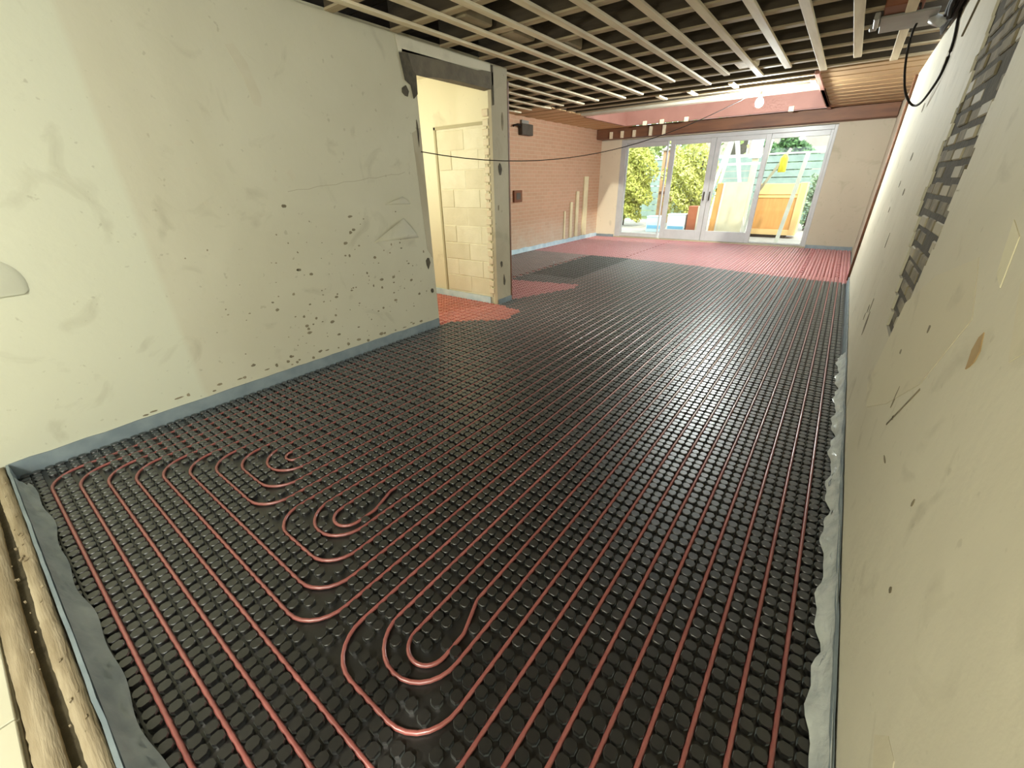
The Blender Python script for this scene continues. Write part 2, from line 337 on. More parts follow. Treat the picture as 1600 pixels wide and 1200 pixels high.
for i, (x, y0) in enumerate(((-2.78, 3.02), (-2.72, 3.56), (-2.52, 4.08), (-1.28, 6.02))):
    tag(box('noggin', (x - .11, y0 + .03, ZC + .006), (x + .1, y0 + .36, ZC + .10), mat('noggin_tone', (.34, .28, .18), .8, (.25, .2, .12), 6) if i < 3 else BATTEN, None, .01), ['lumpy brown noggin between joists above the doorway head', 'brown noggin between joists behind the lumpy one', 'tan noggin between joists right of the doorway head, third from the near side', 'pale noggin between joists near the bright bulb'][i], 'noggin')
# ------------------------------------------------------------------ doorway: lintel, chips, peeled flaps
rnd = random.Random(11)
def rough_strip(p, q, w0, w1, t, n, seed):
    """ragged strip on the left wall plane from p to q (y,z), half widths"""
    r = random.Random(seed); up = []; dn = []
    for i in range(n + 1):
        f = i / n; y = p[0] + (q[0] - p[0]) * f; z = p[1] + (q[1] - p[1]) * f; w = w0 + (w1 - w0) * f
        up.append((XL + .001, y + r.uniform(-.01, .01), z + w + r.uniform(-.012, .012))); dn.append((XL + .001, y + r.uniform(-.01, .01), z - w + r.uniform(-.008, .008)))
    return up + dn[::-1]
ln = tag(MB().plate(rough_strip((3.0, 2.415), (4.235, 2.475), .072, .052, 0, 14, 3), (1, 0, 0), .006).box((XL - .118, 3.0, 2.385), (XL + .003, 4.23, 2.52)).build('door_lintel', CONC), 'dark rough concrete lintel over the bright doorway', 'lintel')
tag(MB().plate([(XL + .001, 2.965, 2.49), (XL + .001, 3.06, 2.50), (XL + .001, 3.10, 2.38), (XL + .001, 3.135, 2.36), (XL + .001, 3.13, 2.21), (XL + .001, 3.08, 2.17), (XL + .001, 3.06, 2.27), (XL + .001, 3.0, 2.30)], (1, 0, 0), .008).build('broken_edge', DARK, ln), 'dark broken plaster under the left end')
MB().plate([(XL + .001, 4.215, 2.60), (XL + .001, 4.245, 2.60), (XL + .001, 4.25, 2.25), (XL + .001, 4.225, 2.24)], (1, 0, 0), .006).build('groove', DARK, ln)
def blob(mb, y, z, ry, rz, nrm=(1, 0, 0), x=None, t=.004, n=7, seed=0):
    r = random.Random(seed); x = XL if x is None else x
    mb.plate([(x, y + ry * r.uniform(.6, 1.1) * math.cos(a * 2 * math.pi / n), z + rz * r.uniform(.6, 1.1) * math.sin(a * 2 * math.pi / n)) for a in range(n)], nrm, t)
for i, (y, z, a, b) in enumerate(((4.33, 1.62, .035, .08), (4.31, .52, .03, .05), (4.36, .30, .02, .09), (4.28, 1.2, .012, .04), (4.40, 2.1, .02, .12))):
    m = MB(); blob(m, y, z, a, b, seed=i); m.build('plaster_chip', DARK if i < 3 else SCARB, wp)
for i, (y, z, a, b) in enumerate(((3.05, .72, .03, .06), (3.07, .42, .025, .03), (2.99, 2.22, .04, .05), (3.09, 1.9, .012, .14))):
    m = MB(); blob(m, y, z, a, b, seed=i + 20); m.build('plaster_chip', DARK, wl)
MB().plate([(XL, 3.02, 1.9), (XL, 3.125, 1.95), (XL, 3.128, .75), (XL, 3.06, .86), (XL, 3.04, 1.35)], (1, 0, 0), .002).build('bare_plaster', PL_PILLAR, wl)
# pale plaster above the lintel
MB().plate([(XL, 2.96, 2.50), (XL, 2.94, 2.605), (XL, 4.205, 2.605), (XL, 4.205, 2.54)], (1, 0, 0), .003).build('pale_plaster', PL_R, wl)
# peeling plaster flaps beside the doorway, and the curled one at the left edge
def flap(name, base, tip, out, label, mid=.35):
    a, b, c = [Vector((XL + .001, p[0], p[1])) for p in base[0:2] + [tip]]
    N = 5; vs = []; fs = []
    for i in range(N + 1):
        f = i / N; d = out * math.sin(f * math.pi * .75)
        for e in (a, b):
            p = e.lerp(c, f); vs.append((p.x + d, p.y, p.z))
    for i in range(N): fs.append((2 * i, 2 * i + 1, 2 * i + 3, 2 * i + 2))
    mb = MB(); mb.add(vs, fs, True); o = mb.build(name, PL_L)
    md = o.modifiers.new('thick', 'SOLIDIFY'); md.thickness = .003
    return tag(o, label, 'flap')
flap('plaster_flap', [(2.60, 1.305), (2.90, 1.30)], (2.80, 1.37), .022, 'upper peeling flap of wall covering left of the doorway')
flap('plaster_flap', [(2.42, .995), (2.96, .985)], (2.78, 1.18), .022, 'larger lower triangular peeling flap of wall covering left of the doorway')
arc = MB(); N = 10; vs = []; fs = []
for i in range(N + 1):
    a = math.pi * (i / N); y = .055 + .165 * math.sin(a * .5) if i <= N else 0
    y = .02 + .20 * math.cos((i / N - .15) * math.pi * .5); z = .995 + .185 * math.sin((i / N) * math.pi * .5)
    vs += [(XL + .001, y, z), (XL + .026, y - .028, z - .014), (XL + .032, -.16, .98 + .2 * (i / N))]
for i in range(N):
    for k in range(2): fs.append((i * 3 + k, i * 3 + k + 1, i * 3 + k + 4, i * 3 + k + 3))
arc.add(vs, fs, True); o = arc.build('curled_flap', PL_L); tag(o, 'rounded curl of loose wall covering at the left edge of the picture', 'flap')
# flecks of old paint and dirt on the left wall
fl = MB(); rnd = random.Random(21)
for i in range(150):
    y = rnd.gauss(2.1, .55); z = abs(rnd.gauss(.45, .33)) + .14
    if not (.3 < y < 3.08) or z > 1.4: continue
    s = rnd.choice((.004, .006, .008, .014)); blob(fl, y, z, s * rnd.uniform(.7, 2), s, t=.0015, n=6, seed=i)
for i in range(26): 
    y = .4 + i * .1 + rnd.uniform(-.05, .05); blob(fl, y, .115 + rnd.uniform(0, .05), rnd.uniform(.01, .03), rnd.uniform(.006, .018), t=.002, n=7, seed=i + 300)
tag(fl.build('dirt_fleck', SCARB, wl), kind='stuff')
st = MB(); st.plate([(XL, 1.545, 2.28), (XL, 1.60, 2.30), (XL, 1.66, 2.20), (XL, 1.70, 2.02), (XL, 1.68, 1.96), (XL, 1.64, 1.97), (XL, 1.61, 2.12)], (1, 0, 0), .0015)
st.build('damp_stain', mat('stain_tone', (.55, .51, .375), .8, (.58, .54, .41), 10), wl)
for i, (y, z, a, b) in enumerate(((1.79, 1.55, .035, .045), (1.68, 1.60, .012, .012), (1.66, 1.52, .018, .02), (1.12, 1.72, .03, .018), (1.13, 1.58, .025, .015), (1.17, 1.38, .02, .02))):
    m = MB(); blob(m, y, z, a, b, t=.0015, n=9, seed=40 + i); m.build('stain', MATS['stain_tone'], wl)
ck = MB()
for i in range(14):
    f = i / 14; ya, yb = 1.73 + 1.15 * f, 1.73 + 1.15 * (f + .07); za, zb = 1.435 + .135 * f + .006 * math.sin(i * 2.3), 1.435 + .135 * (f + .07) + .006 * math.sin(i * 2.3 + 2.3)
    ck.plate([(XL, ya, za - .002), (XL, yb, zb - .002), (XL, yb, zb + .002), (XL, ya, za + .002)], (1, 0, 0), .001)
ck.build('hairline_crack', mat('crack_tone', (.42, .38, .27), .9), wl)
# block infill seen through the doorway
bx0, bx1 = -4.30, -3.50
for r in range(9):
    z0 = .12 + r * .215; off = .22 if r % 2 else 0; x = bx0 + .03 - off
    while x < bx1 - .02:
        a, b = max(x, bx0 + .03), min(x + .433, bx1)
        if b - a > .05:
            box('block', (a, 4.205 + random.uniform(-.004, .004), z0), (b, 4.232, z0 + .208), BLOCKD if random.random() < .35 else BLOCK, wc, .005)
        x += .44
box('mortar_bed', (bx0 + .01, 4.210, .1), (bx1 + .02, 4.235, 2.07), MORT, wc)
MB().box((bx0 - .02, 4.195, .1), (bx0 + .01, 4.235, 2.10)).build('recess_edge', mat('recess_tone', (.46, .42, .27), .9), wc)
MB().box((bx0 - .02, 4.195, 2.07), (bx1 + .02, 4.235, 2.10)).build('recess_edge', mat('recess_tone', (.46, .42, .27), .9), wc)
rb = MB(); rnd = random.Random(9)
for i in range(22):
    z = .15 + i * .095; blob(rb, 0, 0, 0, 0, seed=i) if False else None
    w = rnd.uniform(.02, .045); rb.box((-3.49 - w, 4.194, z), (-3.437, 4.24, z + .07), .006)
rb.build('brick_edge', mat('edge_brick', (.74, .63, .46), .9, (.76, .70, .52), 14, bump=.4), wc)
box('baseboard_hall', (-6.7, 4.19, 0), (XL - .11, 4.202, .10), FOILW)['kind'] = 'structure'
# dark edge behind the wall end
tag(box('corner_board', (XL - .09, 4.502, .05), (XL + .004, 4.525, 2.5), BEAM), 'narrow dark brown upright board on the far edge of the wall end', 'board')
# ------------------------------------------------------------------ right wall: exposed brick scar, patches, corner pipe
sc = MB(); rnd = random.Random(4); P = []; Q = []
for i in range(26):
    z = .76 + i * .074
    P.append((XR + .030, 2.50 + rnd.uniform(-.05, .04) + (.0 if z > 1 else .0), z)); Q.append((XR + .030, (3.42 if z > 1.3 else 2.95 + (z - .76) * .8) + rnd.uniform(-.05, .06), z))
vs = P + Q; n = len(P)
# plaster closing the recess either side of the ragged scar
rp = MB(); rp.box((XR, 2.449, -.01), (XR + .036, 3.521, .74))
for i in range(n - 1):
    z0, z1 = P[i][2], P[i + 1][2] + .0005
    rp.box((XR, 2.449, z0 - .021), (XR + .036, P[i][1], z1 - .02)); rp.box((XR, Q[i][1], z0 - .021), (XR + .036, 3.521, z1 - .02))
rp.build('plaster_edge', PL_R, wr)
box('mortar_back', (XR + .012, 2.45, .72), (XR + .036, 3.52, ZC), SCARM, wr)
bmesh_cache = None
for i in range(24):
    z0 = .775 + i * .074; lo, hi = P[i][1] + .02, Q[i][1] - .02; y = 2.30 + (.115 if i % 2 else 0)
    while y < hi:
        a, b = max(y, lo), min(y + .215, hi)
        if b - a > .05 and random.random() < .86:
            d = random.uniform(.001, .010)
            box('brick', (XR + .012 - d, a + .008, z0 + .006), (XR + .02, b - .008, z0 + .064 - random.uniform(0, .012)), SCARB if random.random() < .75 else PL_PILLAR, wr, .005)
        y += .23
MB().plate([(XR, 1.60, 1.36), (XR, 1.50, 1.33), (XR, 1.46, 1.22), (XR, 1.53, 1.24)], (-1, 0, 0), .002).build('plaster_patch', PL_HALL, wr)
lp = plaster('plaster_patch', (.70, .65, .49), (.67, .61, .46), grit=.05)
for poly in ([(.84, .36), (.80, .43), (.74, .45), (.66, .38), (.60, .30)], [(.54, .44), (.50, .48), (.44, .47), (.40, .36), (.50, .32)],
             [(2.6, .93), (2.2, 1.12), (1.75, 1.25), (1.55, 1.12), (1.75, .85), (2.1, .62), (2.5, .42), (2.75, .45)], [(1.35, 1.25), (1.25, 1.34), (1.1, 1.2), (1.2, 1.12)]):
    MB().plate([(XR, a, b) for a, b in poly], (-1, 0, 0), .0015).build('plaster_patch', lp, wr)
rs = MB()
for i, (y, z, a, b) in enumerate(((3.93, .62, .02, .06), (4.05, .56, .02, .035), (4.12, .48, .015, .03), (3.85, .50, .05, .09), (5.0, 1.6, .05, .03), (5.2, 1.4, .03, .03), (5.35, 1.18, .03, .03), (1.95, .98, .02, .02), (1.46, .06, .02, .03), (1.9, .65, .01, .01), (1.75, .55, .03, .006), (1.3, .68, .008, .012), (5.6, 2.0, .06, .04), (4.6, 1.35, .05, .03), (4.5, 1.0, .02, .06), (1.15, .5, .01, .01), (2.25, .8, .02, .015), (2.0, .7, .008, .05))):
    blob(rs, y, z, a, b, (-1, 0, 0), XR, .002, 8, 60 + i)
rs.plate([(XR, 1.72, .84), (XR, 1.725, .845), (XR, 1.95, .60), (XR, 1.945, .595)], (-1, 0, 0), .002)
tag(rs.build('dirt_fleck', SCARB, wr), kind='stuff')
m = MB(); blob(m, 1.41, 1.07, .03, .05, (-1, 0, 0), XR, .002, 9, 5); m.build('rust_stain', mat('rust_tone', (.40, .26, .11), .8, (.46, .33, .17), 12), wr)
m = MB(); m.bar((XR - .004, 4.2, 2.40), (XR - .004, 4.45, 2.27), .012, .012).bar((XR - .004, 3.75, 2.6), (XR - .004, 4.2, 2.40), .01, .01); m.build('wall_chase', SCARB, wr)
vp = empty('vertical_conduit', (XR - .02, 8.12, 0), 'thin brown and tan conduit upright at the far end of the right wall', 'conduit')
MB().tube([(XR - .018, 8.10, .05), (XR - .018, 8.10, 2.6)], .016, 8).build('dark_pipe', BEAM, vp); MB().box((XR - .03, 8.16, .03), (XR, 8.21, 2.6), .004).build('tan_strip', mat('tan_strip', (.55, .38, .26), .6, (.48, .32, .22), 5), vp)
# ------------------------------------------------------------------ insulating strips along the walls
def wavy(name, a, b, z, t, m, label, cat, n=40, seed=0, amp=.004, up=.0):
    """foam strip standing along a wall: slightly wavy top"""
    r = random.Random(seed); a, b = Vector(a), Vector(b); d = (b - a); nrm = Vector((-d.y, d.x, 0)).normalized(); vs = []; fs = []
    for i in range(n + 1):
        p = a + d * (i / n) + nrm * r.uniform(-amp, amp) * .5; h = z + r.uniform(-amp, amp)
        vs += [(p.x, p.y, 0), (p.x, p.y, h), (p.x + nrm.x * t, p.y + nrm.y * t, h), (p.x + nrm.x * t, p.y + nrm.y * t, 0)]
    for i in range(n):
        for k in range(3): q = i * 4 + k; fs.append((q, q + 1, q + 5, q + 4))
    mb = MB(); mb.add(vs, fs); o = mb.build(name, m)
    return tag(o, label, cat)
wavy('edge_strip', (XL + .001, 3.12, 0), (XL + .001, -.20, 0), .10, .011, FOAM, 'blue grey foam edge strip along the foot of the left wall', 'edge strip', seed=1)
wavy('edge_strip', (XL + .015, -.213, 0), (XR - .01, -.213, 0), .10, .011, FOAM, 'blue grey foam edge strip along the near threshold', 'edge strip', seed=2)
wavy('edge_strip', (XR - .005, -.19, 0), (XR - .005, 8.18, 0), .10, .010, FOAM, 'blue grey foam edge strip along the foot of the right wall', 'edge strip', seed=3, n=90)
wavy('edge_strip', (XE + .012, YF - .02, 0), (XE + .012, 4.53, 0), .12, .02, FOILW, 'pale blue edge strip along the foot of the brick wall', 'edge strip', seed=4, n=60, amp=.012)
wavy('edge_strip', (XL + .001, 4.50, 0), (XL + .001, 4.215, 0), .075, .012, FOAM, 'short blue edge strip at the foot of the wall end', 'edge strip', seed=5, n=8)
wavy('edge_strip', (FLX1 + .01, YF - .012, 0), (XR + .03, YF - .012, 0), .09, -.01, FOAM, 'blue edge strip under the pink plaster right of the patio doors', 'edge strip', seed=6, n=12)
wavy('edge_strip', (XE + .03, YF - .012, 0), (FLX0 - .01, YF - .012, 0), .09, -.01, FOAM, 'blue edge strip under the plaster left of the patio doors', 'edge strip', seed=7, n=8)
def film(name, n, top, bottom, m, label):
    """crumpled plastic skirt from the strip down over the mat"""
    vs = []; fs = []; K = 5; r = random.Random(len(label))
    for i in range(n + 1):
        f = i / n; a = Vector(top(f)); b = Vector(bottom(f))
        for k in range(K + 1):
            g = k / K; p = a.lerp(b, g); p.z = a.z + (b.z - a.z) * (g ** .6) + (r.uniform(-.009, .012) if 0 < k < K else 0)
            vs.append(p[:])
    for i in range(n):
        for k in range(K): q = i * (K + 1) + k; fs.append((q, q + 1, q + K + 2, q + K + 1))
    mb = MB(); mb.add(vs, fs, True); o = mb.build(name, m); return tag(o, label, 'plastic film')
def near_w(f): return .05 + .018 * math.sin(f * 9) ** 2 + .05 * max(0, f - .5) + .008 * math.sin(f * 43)
film('plastic_film', 90, lambda f: (XL + .2 + 2.7 * f, -.198, .102), lambda f: (XL + .2 + 2.7 * f + .01, -.198 + near_w(f) * .8, .025), FILM, 'crumpled translucent film falling from the near edge strip onto the mat')
film('plastic_film', 110, lambda f: (XR - .012, .5 + 3.9 * f, .103), lambda f: (XR - .03 - .024 * abs(math.sin(f * 31)) - .012 * math.sin(f * 77) ** 2 , .5 + 3.9 * f, .028), FILMW, 'crumpled whitish film hanging off the edge strip along the right wall')
# ------------------------------------------------------------------ castellated mats
PX, X0, PY, Y0 = .0983, .222, .0985, -.10
def nub_mesh(r=.0185, h=.0215, n=8):
    prof = ((r * .96, .0090, 0), (r, .0086, h * .66), (r * .92, .0082, h)); vs = []; fs = []     # square stud with cut corners
    for rr, c, z in prof:
        q = rr - c; vs += [(rr, -q, z), (rr, q, z), (q, rr, z), (-q, rr, z), (-rr, q, z), (-rr, -q, z), (-q, -rr, z), (q, -rr, z)]
    for i in range(2):
        for k in range(n): fs.append((i * n + k, i * n + (k + 1) % n, (i + 1) * n + (k + 1) % n, (i + 1) * n + k))
    fs.append(tuple(2 * n + k for k in range(n))); return vs, fs
NV, NF = nub_mesh()
def nub_field(name, pts, m, parent):
    nv = len(NV); V = (np.array(pts, np.float32)[:, None, :] + np.array(NV, np.float32)[None]).reshape(-1, 3)
    N = len(pts); quads = np.array([f for f in NF if len(f) == 4], np.int32); ng = np.array(NF[-1], np.int32); off = (np.arange(N, dtype=np.int32) * nv)
    ql = (quads[None] + off[:, None, None]).reshape(N, -1); nl = ng[None] + off[:, None]
    loops = np.concatenate([ql, nl], 1).ravel(); per = np.array([4] * len(quads) + [len(ng)], np.int32); tot = np.tile(per, N); start = np.concatenate([[0], np.cumsum(tot)[:-1]]).astype(np.int32)
    me = bpy.data.meshes.new(name); me.vertices.add(len(V)); me.vertices.foreach_set('co', V.ravel()); me.loops.add(len(loops)); me.loops.foreach_set('vertex_index', loops)
    me.polygons.add(len(tot)); me.polygons.foreach_set('loop_start', start); me.polygons.foreach_set('loop_total', tot)
    sm = np.tile(np.array([True] * len(quads) + [False]), N); me.polygons.foreach_set('use_smooth', sm); me.update(); me.validate()
    o = link(name, me, m, parent); return tag(o, kind='stuff')
def inside(x, y, poly):
    c = False; n = len(poly)
    for i in range(n):
        a, b = poly[i], poly[(i + 1) % n]
        if (a[1] > y) != (b[1] > y) and x < (b[0] - a[0]) * (y - a[1]) / (b[1] - a[1]) + a[0]: c = not c
    return c
DOOR_RED = [(-6.7, 3.0), (-3.50, 3.0), (-3.36, 3.30), (-2.86, 3.72), (-2.96, 4.12), (-3.36, 4.19), (-6.7, 4.19)]
END_RED = [(-4.15, 4.54), (-3.36, 4.54), (-3.30, 4.72), (-2.98, 5.55), (-3.05, 5.80), (-4.15, 5.55)]
GREY = [(-4.18, 6.15), (-3.34, 6.15), (-3.34, 8.5), (-4.18, 8.5)]
FAR_RED = [(XE + .03, 8.5), (-4.18, 8.5), (-3.3, 8.5), (-2.5, 8.42), (-1.8, 8.34), (-.9, 8.12), (.3, 8.0), (.37, 8.25), (.37, YF - .03), (XE + .03, YF - .03)]
MAIN = [(XL + .015, -.195), (XR - .02, -.195), (XR - .02, 8.3), (XE + .03, 8.5), (XE + .03, 4.54), (XL + .02, 4.53), (XL + .02, 4.2), (-6.7, 4.19), (-6.7, 1.75), (XL - .13, 1.75), (XL - .13, 3.13), (XL + .015, 3.13)]
REDO = mat('orange_red_sheet', (.56, .15, .105), .42, (.48, .125, .09), 6, ior=1.8, sheen=.3)
regions = {'door': (DOOR_RED, REDO), 'end': (END_RED, REDM), 'grey': (GREY, GREYM), 'pale': ([(XE + .03, 5.5), (-4.19, 5.58), (-4.19, 8.5), (XE + .03, 8.5)], GLAREM), 'far': (FAR_RED, REDM)}
# ------------------------------------------------------------------ heating pipes
KX = lambda k: X0 - PX * k
KY = lambda i: Y0 + PY * i
ZP, RP = .0105, .0076
CURVE = []
def pipe(pts2, rad, label, group='red underfloor heating pipes', seg=7):
    q = fillet([(x, y, ZP) for x, y in pts2], rad, seg); out = []
    for a, b in zip(q[:-1], q[1:]):
        n = max(1, int((b - a).length / 1.2))
        if min(abs(b.x - a.x), abs(b.y - a.y)) > 1e-4:
            for i in range(9): CURVE.append(a.lerp(b, i / 8))
        for i in range(n): out.append(a.lerp(b, i / n))
    out.append(q[-1])
    return tag(MB().tube(out, RP, 8).build('heating_pipe', PIPE), label, 'heating pipe', group)
YE = 11.7
def far(k): return 8.22 if k < 6 else YE - .02 * (k % 3)
for i in range(10):
    kl = 35 - i; kr = {0: 4, 1: 5, 2: 6, 3: 7, 4: 14, 5: 15}.get(i, 22 + (i - 6))
    y = KY(i); lab = 'red heating pipe turning at the near left corner, %s bend in from that corner' % (ORD[i] if i else 'outermost')
    if i == 9: lab = 'red heating pipe with the small innermost hairpin at the left of the floor'
    pipe([(KX(kl), far(kl)), (KX(kl), y), (KX(kr), y), (KX(kr), far(kr))], .15, lab)
pipe([(KX(21), far(21)), (KX(21), KY(6)), (KX(16), KY(6)), (KX(16), far(16))], .14, 'outermost red pipe of the nest of three hairpins left of the middle')
pipe([(KX(20), far(20)), (KX(20), KY(7)), (KX(17), KY(7)), (KX(17), far(17))], .145, 'middle red pipe of the nest of three hairpins left of the middle')
def kinked(kl, k1, k2, y, far1, far2, lab):
    pipe([(KX(kl), far1), (KX(kl), y), (KX(k1), y), (KX(k1), y + .17), (KX(k2), y + .30), (KX(k2), far2)], [0, .075, .075, .10, .10, 0], lab)
kinked(19, 17.5, 18, KY(7.75), far(19), far(18), 'innermost kinked red hairpin of the nest of three left of the middle')
pipe([(KX(13), far(13)), (KX(13), KY(4)), (KX(8), KY(4)), (KX(8), far(8))], .15, 'outermost red pipe of the nearest nest of three hairpins')
pipe([(KX(12), far(12)), (KX(12), KY(5)), (KX(9), KY(5)), (KX(9), far(9))], .146, 'middle red pipe of the nearest nest of three hairpins')
kinked(11, 9.5, 10, KY(5.65), far(11), far(10), 'innermost kinked red hairpin of the nearest nest of three')
pipe([(KX(0), 8.22), (KX(0), KY(2)), (KX(3), KY(2)), (KX(3), 8.22)], .14, 'rightmost red heating pipe running beside the right wall')
pipe([(KX(1), 8.22), (KX(1), KY(3.2)), (KX(2), KY(3.2)), (KX(2), 8.22)], .049, 'red heating pipe just inside the rightmost one by the right wall')
def serp(x0, x1, y0, y1, lab):
    p = []; y = y0; i = 0
    while y < y1: p += [(x0, y), (x1, y)] if i % 2 == 0 else [(x1, y), (x0, y)]; y += PY; i += 1
    pipe(p, .049, lab, seg=4)
serp(KX(5.2), KX(0), KY(87), YE, 'red pipe laid in crosswise rows at the far right corner of the floor')
serp(XE + .15, KX(37), KY(89), YE, 'red pipe laid in crosswise rows before the left end of the patio doors')
serp(XE + .15, -4.25, KY(59), 8.5, 'red pipe laid in crosswise rows along the brick wall left of the grey mat')
tag(MB().tube([(-4.0, 6.62, 0), (-4.0, 6.62, .12), (-4.0, 6.635, .17)], .011, 8).build('pipe_stub', FRAME), 'small white pipe stub standing up through the grey mat', 'pipe stub')
# ---- studs of the mats
CELL = {}
for q in CURVE: CELL.setdefault((int(q[0] // .05), int(q[1] // .05)), []).append(q)
def blocked(x, y):
    """no stud where a pipe bends across the grid"""
    i, j = int(x // .05), int(y // .05)
    for a in (-1, 0, 1):
        for b in (-1, 0, 1):
            for q in CELL.get((i + a, j + b), ()):
                if (q[0] - x) ** 2 + (q[1] - y) ** 2 < .025 ** 2: return True
    return False
pts = {k: [] for k in list(regions) + ['main']}
ix = np.arange(-150, 4); ys = np.arange(-2, 245)
for i in ix:
    x = X0 + PX * (i // 2) + PX * (.281 if i % 2 == 0 else .719)
    for j in ys:
        y = Y0 + PY * (j // 2) + PY * (.281 if j % 2 == 0 else .719)
        if y > YF - .05 or y < -.18: continue
        if blocked(x, y): continue
        for k, (poly, _) in regions.items():
            if inside(x, y, poly): pts[k].append((x, y, 0)); break
        else:
            if (XL + .03 < x < XR - .025 and -.18 < y < 8.5) or (XE + .05 < x < XL + .03 and 4.56 < y < 8.5): pts['main'].append((x, y, 0))
LAB = {'main': 'large black castellated heating mat covering the room floor', 'door': 'bright red castellated mat in the doorway', 'end': 'dark red castellated mat beside the foot of the wall end', 'grey': 'smooth grey rectangle of bare mat left of the far pipes', 'pale': 'castellated mat along the brick wall with glare put into its pinkish grey, left of the grey one', 'far': 'red castellated mat before the patio doors'}
def sheet(poly, m, z0, z1): return MB().plate([(x, y, z0) for x, y in poly], (0, 0, 1), z1 - z0)
mats = {}
mo = MB().box((XL + .013, -.20, -.0115), (XR - .012, 8.0, 0)).box((XE + .025, 4.53, -.0115), (XL + .013, 8.5, 0)).box((-6.7, 1.75, -.0115), (XL - .125, 4.185, -.0015)).box((XL - .125, 3.14, -.0115), (XL + .013, 4.185, -.0015)).build('castellated_mat', BLACK)
tag(mo, LAB['main'], 'heating mat', 'castellated heating mats')
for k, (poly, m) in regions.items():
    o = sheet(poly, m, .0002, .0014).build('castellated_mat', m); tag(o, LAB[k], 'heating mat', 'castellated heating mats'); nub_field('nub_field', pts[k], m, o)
# the 300 nubs that show largest are parts of their own, the rest one field
def scr(p):
    d = Vector(p) - Vector((0, 0, H)); z = d.dot(cf_)
    if z < .1: return None
    return 800 + 640 * d.dot(cr_) / z, 600 - 640 * d.dot(cu_) / z, z
cand = []
for p in pts['main']:
    s = scr(p)
    if s and -5 < s[0] < 1605 and -5 < s[1] < 1205: cand.append((s[2], p))
cand.sort(); near = set(p for _, p in cand[:300])
nme = bpy.data.meshes.new('nub'); nme.from_pydata(NV, [], NF); nme.materials.append(NUBB)
for p in near: link('nub', nme, None, mo, p)
nub_field('nub_field', [p for p in pts['main'] if p not in near], NUBB, mo)
# ------------------------------------------------------------------ patio doors
wn = struct(empty('window_1', (0, YF, 0), None, None))
YD = YF + .03; fz = 2.445
MB().box((FLX0, YD - .02, .02), (FLX0 + .15, YD + .09, fz), .006).build('jamb', FRAME, wn)
MB().box((FLX1 - .055, YD - .02, .02), (FLX1, YD + .09, fz), .006).build('jamb', FRAME, wn)
MB().box((FLX0 + .15, YD - .02, fz - .085), (FLX1 - .055, YD + .09, fz), .006).build('head', FRAME, wn)
MB().box((FLX0, YD - .06, 0), (FLX1, YD + .10, .045), .005).build('sill', mat('sill_tone', (.42, .36, .24), .6, (.36, .30, .2), 4), wn)
box('head_dark_strip', (FLX0 + .15, YD + .055, fz - .14), (-3.93, YD + .075, fz - .085), BOXD, wn)  # dark strip set into the gap below the head
box('head_dark_strip', (-1.66, YD + .055, fz - .14), (FLX1 - .055, YD + .075, fz - .085), BOXD, wn)
def leaf(x0, x1, y, w, wb, z0=.05, z1=2.36, handle=None):
    f = MB().box((x0, y - .03, z0), (x0 + w, y + .03, z1), .005).box((x1 - w, y - .03, z0), (x1, y + .03, z1), .005).box((x0 + w, y - .03, z1 - .10), (x1 - w, y + .03, z1), .005).box((x0 + w, y - .03, z0), (x1 - w, y + .03, z0 + wb), .005).build('door_leaf', FRAME, wn)
    o = MB().box((x0 + w, y - .004, z0 + wb), (x1 - w, y + .004, z1 - .10)).build('pane', GLASS, f); 
    if handle: MB().box((handle - .012, y - .07, 1.0), (handle + .012, y - .03, 1.2), .004).build('handle', BOXD, f)
leaf(-5.02, -3.93, YD + .05, .03, .10)
leaf(-3.86, -2.80, YD, .12, .24, handle=-2.87)
leaf(-2.79, -1.66, YD, .10, .24, handle=-2.74)
leaf(-1.72, -.545, YD + .05, .05, .035)
# ------------------------------------------------------------------ lamp, cables, boxes
lm = empty('pendant_bulb', (-1.42, 8.25, 2.70), 'bright bare bulb hanging under the joists near the roof light', 'lamp')
MB().tube([(-1.42, 8.25, 2.70), (-1.42, 8.25, 2.64)], .006, 6).build('cord', BLACKP, lm)
MB().lathe((-1.42, 8.25, 2.565), [(.001, .08), (.02, .08), (.022, .01), (.016, 0), (.001, 0)], 12).build('holder', FRAME, lm)
MB().lathe((-1.42, 8.25, 2.50), [(.002, -.062), (.025, -.056), (.045, -.038), (.055, -.012), (.055, .012), (.042, .042), (.024, .06), (.016, .068)], 16).build('bulb', emit('bulb_glow', (.92, 1, .97), BULB), lm)
A, B = Vector((XL + .02, 3.09, 1.75)), Vector((-1.47, 8.28, 2.66)); pp = []
for i in range(25):
    f = i / 24; p = A.lerp(B, f); p.z -= .42 * (4 * f * (1 - f)) * (1 - .35 * f); pp.append(p)
tag(MB().tube(pp, .005, 6).build('sagging_cable', BLACKP), 'thin dark cable sagging from the doorway across to the bulb', 'cable')
jb = empty('junction_box', (XE + .05, 8.1, 2.48), 'dark square box with wires high on the near end of the brick wall', 'box')
box('body', (XE + .002, 7.98, 2.36), (XE + .11, 8.38, 2.56), BOXD, jb, .01); MB().tube([(XE + .06, 7.99, 2.5), (XE + .1, 7.84, 2.53), (XE + .04, 7.75, 2.5)], .02, 6).build('wire', BLACKP, jb); box('bracket', (XE + .002, 8.05, 2.56), (XE + .05, 8.3, 2.63), GREYT, jb, .004)
sb = empty('back_box', (XE + .03, 7.9, 1.2), 'small dark brown socket box halfway up the brick wall', 'box')
MB().box((XE + .002, 7.76, 1.10), (XE + .05, 8.05, 1.33), .006).build('body', RUST, sb); box('recess', (XE + .05, 7.83, 1.15), (XE + .054, 7.98, 1.28), BOXD, sb)
